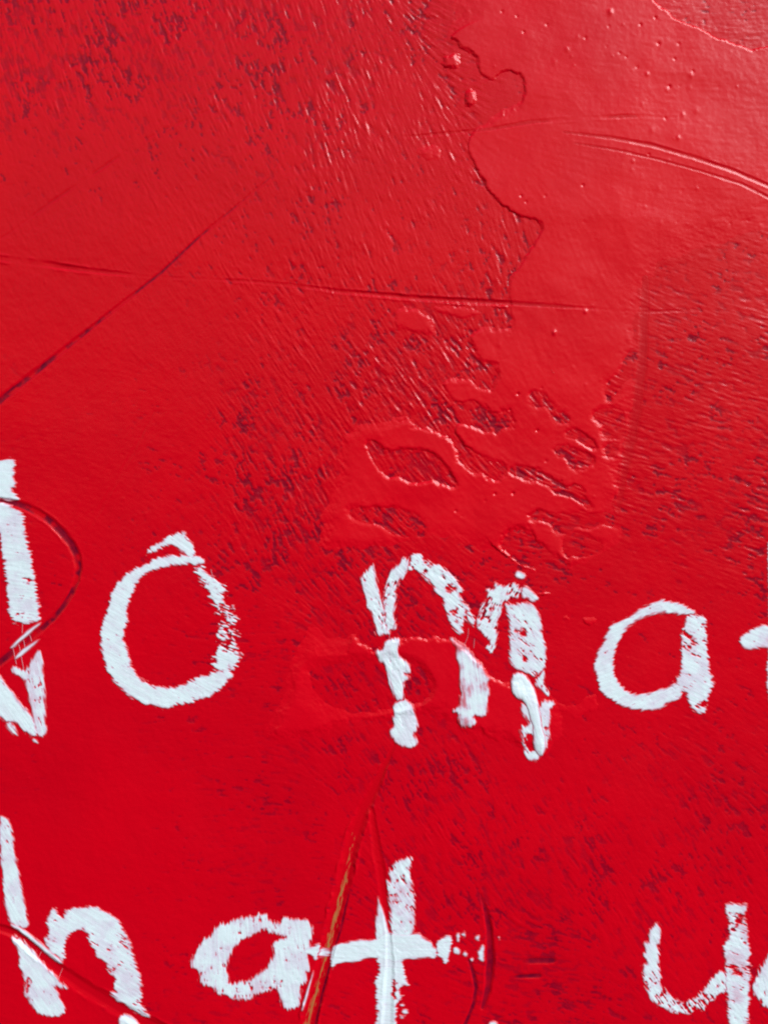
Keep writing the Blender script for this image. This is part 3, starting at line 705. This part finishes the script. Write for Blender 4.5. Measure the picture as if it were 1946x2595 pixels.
stroke(L, 'leg', Z('M', (240, 738), (290, 713), (347, 713), (332, 780), (322, 840), (360, 880), (412, 903), (427, 950), (417, 987), (370, 985), (417, 1010), (412, 1037), (370, 1045), (377, 1090), (357, 1130), (367, 1192), (325, 1197), (293, 1165), (278, 1110), (258, 1050), (243, 980), (223, 910), (190, 902), (163, 850), (156, 808), (190, 798), (210, 798), (225, 760)), 75, 2.2, .08, 2.0, .3, blob=.5)
stroke(L, 'foot', Z('M', (288, 1235), (330, 1195), (390, 1183), (432, 1210), (457, 1280), (477, 1340), (477, 1420), (440, 1445), (477, 1500), (472, 1542), (410, 1557), (340, 1537), (308, 1500), (268, 1467), (268, 1420), (298, 1390), (288, 1330), (293, 1280)), 70, 2.4, .08, 2.0, .3, blob=.5)
stroke(L, 'leg', Z('M', (717, 712), (745, 703), (782, 743), (837, 768), (882, 818), (932, 878), (972, 928), (1002, 998), (1038, 1025), (1012, 1060), (1030, 1120), (1012, 1190), (1007, 1302), (960, 1312), (895, 1307), (927, 1350), (912, 1387), (850, 1404), (798, 1392), (783, 1330), (788, 1290), (733, 1275), (798, 1230), (788, 1180), (813, 1120), (793, 1050), (798, 960), (788, 900), (768, 860), (773, 800), (743, 750)), 82, 2.2, .03, 2.0, 1.0, blob=.4)
stroke(L, 'leg', Z('M', (1193, 1010), (1220, 978), (1292, 988), (1342, 1050), (1377, 1120), (1397, 1210), (1417, 1300), (1432, 1400), (1452, 1480), (1452, 1572), (1425, 1622), (1380, 1600), (1358, 1520), (1358, 1420), (1333, 1330), (1308, 1250), (1278, 1190), (1228, 1172), (1198, 1130), (1188, 1070)), 70, 1.6, .02, 2.6, .2, blob=1.4)
stroke(L, 'leg', Z('M', (1250, 1250), (1275, 1210), (1330, 1260), (1360, 1340), (1420, 1210), (1450, 1190), (1527, 1210), (1492, 1260), (1492, 1340), (1472, 1390), (1440, 1402), (1492, 1415), (1482, 1500), (1452, 1560), (1405, 1640), (1380, 1657), (1320, 1642), (1278, 1580), (1273, 1500), (1258, 1388), (1300, 1383), (1330, 1370), (1290, 1310)), 60, 3.0, .22, 1.5, .5, holes=[ell('M', 1335, 1510, 34, 62)])
stroke(L, 'paint_fleck', Z('M', (1368, 1050), (1420, 980), (1447, 948), (1447, 1040), (1452, 1080), (1492, 1130), (1467, 1167), (1420, 1120), (1390, 1090)), 60, 2.6, .3, 1.4, .5)

L = letter('white letter a between the broad letter m and the right edge, with straight right stem', 1650, 1805)
stroke(L, 'bowl', Z('I', (1227, 845), (1190, 810), (1140, 783), (1075, 773), (1000, 760), (945, 783), (890, 818), (830, 858), (770, 888), (713, 908), (688, 975), (648, 1040), (623, 1100), (613, 1170), (633, 1240), (653, 1312), (700, 1352), (780, 1397), (850, 1417), (930, 1427), (1010, 1417), (1060, 1372), (1142, 1352),
            (1142, 1300), (1100, 1250), (1060, 1283), (1010, 1298), (930, 1323), (850, 1328), (792, 1298), (747, 1240), (727, 1160), (732, 1080), (757, 1010), (802, 940), (852, 892), (910, 862), (980, 842), (1060, 837), (1150, 852)), -20, 3.0, .16, 1.8, .35)
stroke(L, 'stem', Z('I', (1155, 855), (1220, 850), (1282, 853), (1287, 940), (1292, 1040), (1302, 1120), (1307, 1200), (1332, 1270), (1302, 1310), (1292, 1360), (1287, 1430), (1250, 1447), (1198, 1415), (1178, 1360), (1163, 1310), (1098, 1300), (1098, 1240), (1128, 1200), (1143, 1150), (1133, 1080), (1138, 1000), (1143, 940), (1163, 910)), 28, 4.0, .26, 1.6, .45,
       holes=[Z('I', (1150, 930), (1215, 1005), (1222, 1030), (1160, 965)), Z('I', (1150, 1020), (1195, 1050), (1150, 1035)), Z('I', (1230, 1395), (1295, 1365), (1290, 1385), (1240, 1405))])

L = letter('white letter t cut off by the right edge, its crossbar tip pointing left', 1940, 1820)
stroke(L, 'crossbar', Z('t', (462, 1000), (500, 948), (560, 918), (610, 888), (660, 870), (705, 860), (737, 870), (900, 880), (1000, 900), (1000, 1080), (860, 1090), (737, 1087), (700, 1077), (620, 1082), (560, 1097), (518, 1087), (483, 1050)), 22, 2.6, .14, 1.6, .6)
stroke(L, 'stem', Z('t', (733, 40), (730, 300), (737, 620), (741, 850), (733, 1080), (733, 1180), (716, 1270), (733, 1330), (708, 1410), (735, 1480), (740, 1600), (860, 1660), (930, 1600), (900, 800), (880, 20), (800, 0)), 5, 2.2, .12, 1.8, .35)

L = letter('white letter h at the left edge of the lower line, cut by a diagonal gouge', 110, 2570)
stroke(L, 'stem', Z('J', (2, 415), (20, 408), (62, 435), (77, 500), (82, 580), (97, 660), (107, 720), (127, 800), (137, 880), (157, 950), (167, 1020), (172, 1072), (150, 1085), (110, 1080), (53, 1050), (48, 990), (28, 920), (18, 820), (8, 680), (0, 600), (-6, 500)), 60, 2.6, .2, 1.6, .45)
stroke(L, 'paint_lip', Z('J', (50, 1050), (120, 1072), (187, 1120), (262, 1186), (332, 1238), (392, 1296), (350, 1292), (290, 1248), (220, 1184), (130, 1112)), 40, 1.4, 0, 2.4, .05)
stroke(L, 'stem', Z('J', (62, 1123), (110, 1138), (160, 1178), (222, 1238), (272, 1308), (332, 1368), (382, 1418), (424, 1452), (370, 1442), (332, 1422), (352, 1480), (382, 1530), (402, 1565), (387, 1602), (330, 1617), (260, 1602), (208, 1580), (193, 1530), (143, 1480), (153, 1430), (138, 1350), (113, 1300), (123, 1240), (93, 1190)), 55, 3.0, .2, 1.8, .4,
       holes=[ell('J', 170, 1425, 14, 35)])
stroke(L, 'arch', Z('J', (268, 1180), (273, 1130), (308, 1100), (278, 1060), (283, 1010), (325, 948), (365, 1018), (388, 1008), (393, 978), (440, 953), (520, 960), (600, 963), (652, 983), (692, 1018), (717, 1038), (742, 1090), (768, 1140), (797, 1190), (803, 1250), (822, 1310), (838, 1370), (853, 1420), (857, 1490), (842, 1530), (870, 1570),
            (907, 1600), (895, 1622), (840, 1602), (760, 1552), (700, 1512), (653, 1470), (720, 1467), (678, 1430), (698, 1380), (638, 1330), (658, 1300), (598, 1270), (558, 1210), (543, 1160), (523, 1112), (490, 1082), (432, 1102), (402, 1152), (387, 1210), (402, 1250), (370, 1277), (308, 1230)), 32, 3.8, .26, 1.7, .45)
stroke(L, 'paint_fleck', Z('J', (703, 1642), (735, 1598), (782, 1608), (832, 1650), (870, 1720), (780, 1740)), 35, 1.6, 0, 2.2, .1)

L = letter('white letter a between the letter h and the plus-shaped t on the lower line', 640, 2560)
stroke(L, 'bowl', Z('a', (870, 498), (800, 518), (730, 543), (650, 548), (590, 563), (520, 600), (438, 600), (398, 650), (378, 720), (328, 740), (273, 780), (238, 840), (196, 880), (158, 960), (133, 1010), (148, 1082), (228, 1080), (238, 1130), (218, 1200), (278, 1247), (400, 1287), (395, 1322), (500, 1357), (600, 1397), (700, 1412), (780, 1407), (832, 1342), (920, 1322), (1040, 1302), (1060, 1230), (1000, 1090),
            (960, 1078), (880, 1098), (830, 1158), (770, 1188), (680, 1213), (600, 1233), (547, 1228), (532, 1180), (527, 1100), (532, 1000), (552, 930), (602, 850), (642, 802), (720, 762), (800, 727), (860, 692), (880, 652), (960, 662), (1100, 742), (1190, 740), (1190, 630), (1080, 600), (1000, 580), (950, 560), (950, 498), (900, 503)), 86, 3.8, .24, 1.7, .55)
stroke(L, 'stem', Z('a', (1080, 545), (1140, 538), (1210, 558), (1300, 568), (1372, 558), (1412, 630), (1417, 720), (1402, 800), (1392, 870), (1367, 950), (1387, 1000), (1392, 1080), (1360, 1130), (1372, 1190), (1330, 1240), (1282, 1260), (1302, 1300), (1292, 1380), (1272, 1460), (1240, 1492), (1170, 1512), (1108, 1480), (1088, 1400), (1048, 1310), (1040, 1240), (960, 1150), (900, 1100),
            (958, 1040), (998, 960), (1008, 880), (988, 830), (1060, 780), (1160, 745), (1100, 720), (1000, 700), (930, 680), (900, 660), (960, 640), (1080, 640)), 80, 3.6, .18, 1.7, .35)
stroke(L, 'paint_lip', Z('a', (1427, 1093), (1432, 1130), (1394, 1270), (1352, 1420), (1315, 1534), (1298, 1500), (1318, 1420), (1358, 1300), (1398, 1180)), -72, 1.2, 0, 2.6, .05)

L = letter('white plus-shaped letter t on the lower line with long crossbar', 985, 2595)
stroke(L, 'crossbar', Z('T', (-30, 985), (40, 1000), (107, 958), (102, 1010), (72, 1122), (30, 1062), (-30, 1062)), 0, 2.2, .05, 1.8, .15)
stroke(L, 'crossbar', Z('T', (95, 1000), (205, 1010), (200, 1090), (75, 1090)), 0, 3.0, .25, .9, 1.0, edge=14)
stroke(L, 'crossbar', Z('T', (198, 1010), (260, 968), (330, 948), (400, 938), (480, 933), (560, 938), (620, 878), (700, 868), (800, 888), (880, 883), (942, 878), (962, 920), (1022, 928), (1062, 990), (1082, 1010), (1082, 1092), (1000, 1087), (870, 1087), (800, 1112), (740, 1122), (640, 1112), (560, 1082), (480, 1097), (400, 1122), (310, 1122), (240, 1137), (200, 1180), (188, 1080)), 2, 2.4, .05, 2.0, .12)
stroke(L, 'crossbar', Z('T', (1073, 980), (1100, 928), (1150, 903), (1202, 898), (1212, 960), (1192, 1040), (1182, 1110), (1155, 1144), (1123, 1090), (1083, 1062)), 5, 2.2, .03, 1.8, .1)
for b in (((1218, 1010), (1245, 988), (1282, 1030), (1277, 1062), (1223, 1050)), ((1246, 886), (1278, 878), (1274, 956), (1248, 946)), ((1286, 880), (1322, 866), (1328, 914), (1300, 908)),
          ((1298, 1050), (1320, 1026), (1349, 1062), (1320, 1079)), ((1401, 900), (1443, 892), (1443, 944), (1408, 934)), ((1418, 1040), (1483, 955), (1483, 1125), (1438, 1104)),
          ((1356, 1090), (1388, 1082), (1382, 1124)), ((1588, 908), (1612, 903), (1612, 938))):
    stroke(L, 'paint_fleck', Z('T', *b), 5, 2.0, .05, 1.4, .2)
stroke(L, 'stem', Z('T', (688, 350), (718, 288), (780, 263), (840, 248), (884, 244), (867, 300), (862, 380), (872, 450), (882, 540), (902, 590), (902, 690), (897, 750), (892, 800), (882, 880), (860, 960), (740, 960), (698, 840), (688, 740), (678, 600), (668, 500), (662, 430), (690, 458), (683, 400)), 60, 3.4, .3, 1.6, .65)
stroke(L, 'stem', Z('T', (580, 555), (597, 600), (632, 690), (662, 790), (692, 900), (697, 1000), (718, 1122), (690, 1112), (640, 1082), (568, 1092), (566, 900), (568, 740), (588, 720)), 75, 1.8, .06, 1.8, .4)
stroke(L, 'stem', Z('T', (568, 1080), (580, 1010), (700, 1000), (770, 1010), (803, 1160), (833, 1290), (853, 1320), (790, 1302), (762, 1400), (803, 1410), (752, 1460), (742, 1560), (740, 1800), (600, 1800), (568, 1590), (598, 1540), (562, 1500), (588, 1450), (557, 1380), (588, 1330), (552, 1290), (588, 1240), (598, 1170)), 4, 3.2, .08, 1.9, .2,
       holes=[ell('T', 722, 1340, 9, 75)])
for b in (((768, 1480), (800, 1463), (814, 1490), (785, 1498)), ((820, 1508), (849, 1540), (812, 1562), (780, 1530)), ((760, 1560), (800, 1575), (825, 1570), (790, 1600))):
    stroke(L, 'paint_fleck', Z('T', *b), 5, 2.0, .1, 1.3, .3)

L = letter('white letter y near the lower right corner with hooked left arm', 1880, 2600)
stroke(L, 'arm', Z('y', (468, 588), (490, 598), (522, 650), (522, 740), (502, 820), (507, 920), (517, 1010), (512, 1100), (532, 1190), (502, 1240), (562, 1288), (622, 1358), (700, 1408), (780, 1433), (850, 1403), (910, 1368), (980, 1288), (1040, 1208), (1090, 1138), (1160, 1100), (1210, 1120), (1215, 1330), (1130, 1352), (1090, 1392), (1020, 1442), (982, 1534), (930, 1492), (870, 1512), (842, 1562), (770, 1542), (690, 1537),
            (650, 1558), (608, 1500), (540, 1477), (488, 1472), (428, 1410), (383, 1350), (373, 1270), (348, 1200), (333, 1110), (358, 1060), (316, 1030), (400, 1030), (338, 920), (380, 900), (338, 790), (400, 822), (408, 750), (398, 670), (440, 658)), 55, 3.2, .36, 1.7, .25)
stroke(L, 'stem', Z('y', (1213, 400), (1250, 383), (1300, 400), (1432, 398), (1442, 460), (1402, 510), (1432, 590), (1447, 690), (1457, 800), (1467, 900), (1442, 980), (1467, 1050), (1482, 1140), (1452, 1230), (1457, 1330), (1467, 1430), (1442, 1520), (1457, 1580), (1440, 1700), (1440, 1950), (1240, 1950), (1230, 1700), (1238, 1550), (1223, 1480), (1233, 1370), (1198, 1300), (1208, 1150), (1193, 1050), (1193, 920), (1168, 850), (1238, 760), (1238, 690), (1238, 600), (1233, 520), (1208, 470)), 20, 3.4, .32, 1.7, .6,
       holes=[Z('y', (1265, 1090), (1330, 1080), (1385, 1130), (1300, 1135)), Z('y', (1210, 1040), (1330, 1045), (1330, 1062), (1215, 1065)), ell('y', 1355, 590, 17, 18), Z('y', (1240, 490), (1400, 505), (1410, 530), (1300, 490))])

L = letter('white round letter cut off by the right edge beside the letter y', 1946, 2560)
stroke(L, 'bowl', Z('y', (1900, 760), (1700, 850), (1640, 960), (1590, 1030), (1540, 1140), (1505, 1210), (1503, 1330), (1520, 1392), (1592, 1422), (1570, 1452), (1640, 1492), (1760, 1540), (1900, 1500), (1800, 1400), (1740, 1200), (1800, 1000), (1920, 900)), 75, 4, .25, 1.6, .5)

L = letter('rounded white tip of a letter peeking over the bottom edge', 1249, 2640)
stroke(L, 'stem', Z('X', (1236, 2596), (1241, 2589), (1250, 2587), (1258, 2590), (1264, 2600), (1268, 2650), (1250, 2680), (1238, 2650)), 80, 1, 0, 2.2, .05)

# fine strings of white paint pulled out by the brush
def thread(parent, pts, r=.5, lift=.9):
    p = np.array(pts, float)
    for _ in range(2):
        q_ = np.empty((2 * len(p) - 2 + 2, 2)); q_[0] = p[0]; q_[-1] = p[-1]
        q_[1:-1:2] = p[:-1] * .75 + p[1:] * .25; q_[2:-1:2] = p[:-1] * .25 + p[1:] * .75
        p = q_
    h = sample(TOP, p[:, 0], p[:, 1]) + lift
    t = np.gradient(p, axis=0); t /= np.linalg.norm(t, axis=1)[:, None] + 1e-6
    n = np.stack([-t[:, 1], t[:, 0]], 1)
    rows = 5
    ang = np.linspace(0, math.pi, rows)
    px = p[None, :, 0] + np.cos(ang)[:, None] * r * n[None, :, 0]; py = p[None, :, 1] + np.cos(ang)[:, None] * r * n[None, :, 1]
    hh = h[None] + np.sin(ang)[:, None] * r - .6 * (np.abs(np.cos(ang))[:, None])
    return sheet('paint_thread', px, py, hh, None, M_WHITE, {'cover': np.full(px.shape, .36)}, parent)

for o in [o for o in COL.objects if o.name.startswith('painted_letter')]:
    lb = o['label']
    if lb.startswith('white capital'):
        for a in (((98, 1480), (108, 1520), (128, 1600)), ((140, 1450), (155, 1500), (182, 1640)), ((178, 1420), (190, 1475)), ((222, 1380), (240, 1430)), ((212, 1290), (216, 1180), (200, 1140)), ((172, 1300), (170, 1370))):
            thread(o, Z('N', *a))
    if lb.startswith('white round letter o'):
        for a in (((1268, 575), (1278, 620), (1310, 665), (1325, 715)), ((1330, 700), (1310, 760), (1330, 800))):
            thread(o, Z('G', *a))
    if lb.startswith('broad white letter m'):
        for a in (((865, 640), (862, 700), (835, 765)), ((910, 720), (905, 790)), ((262, 690), (262, 735)), ((372, 1140), (380, 1190)), ((355, 1140), (350, 1190))):
            thread(o, Z('M', *a))
    if lb.startswith('white letter h'):
        for a in (((250, 1225), (232, 1262)), ((378, 1325), (350, 1395))):
            thread(o, Z('J', *a))
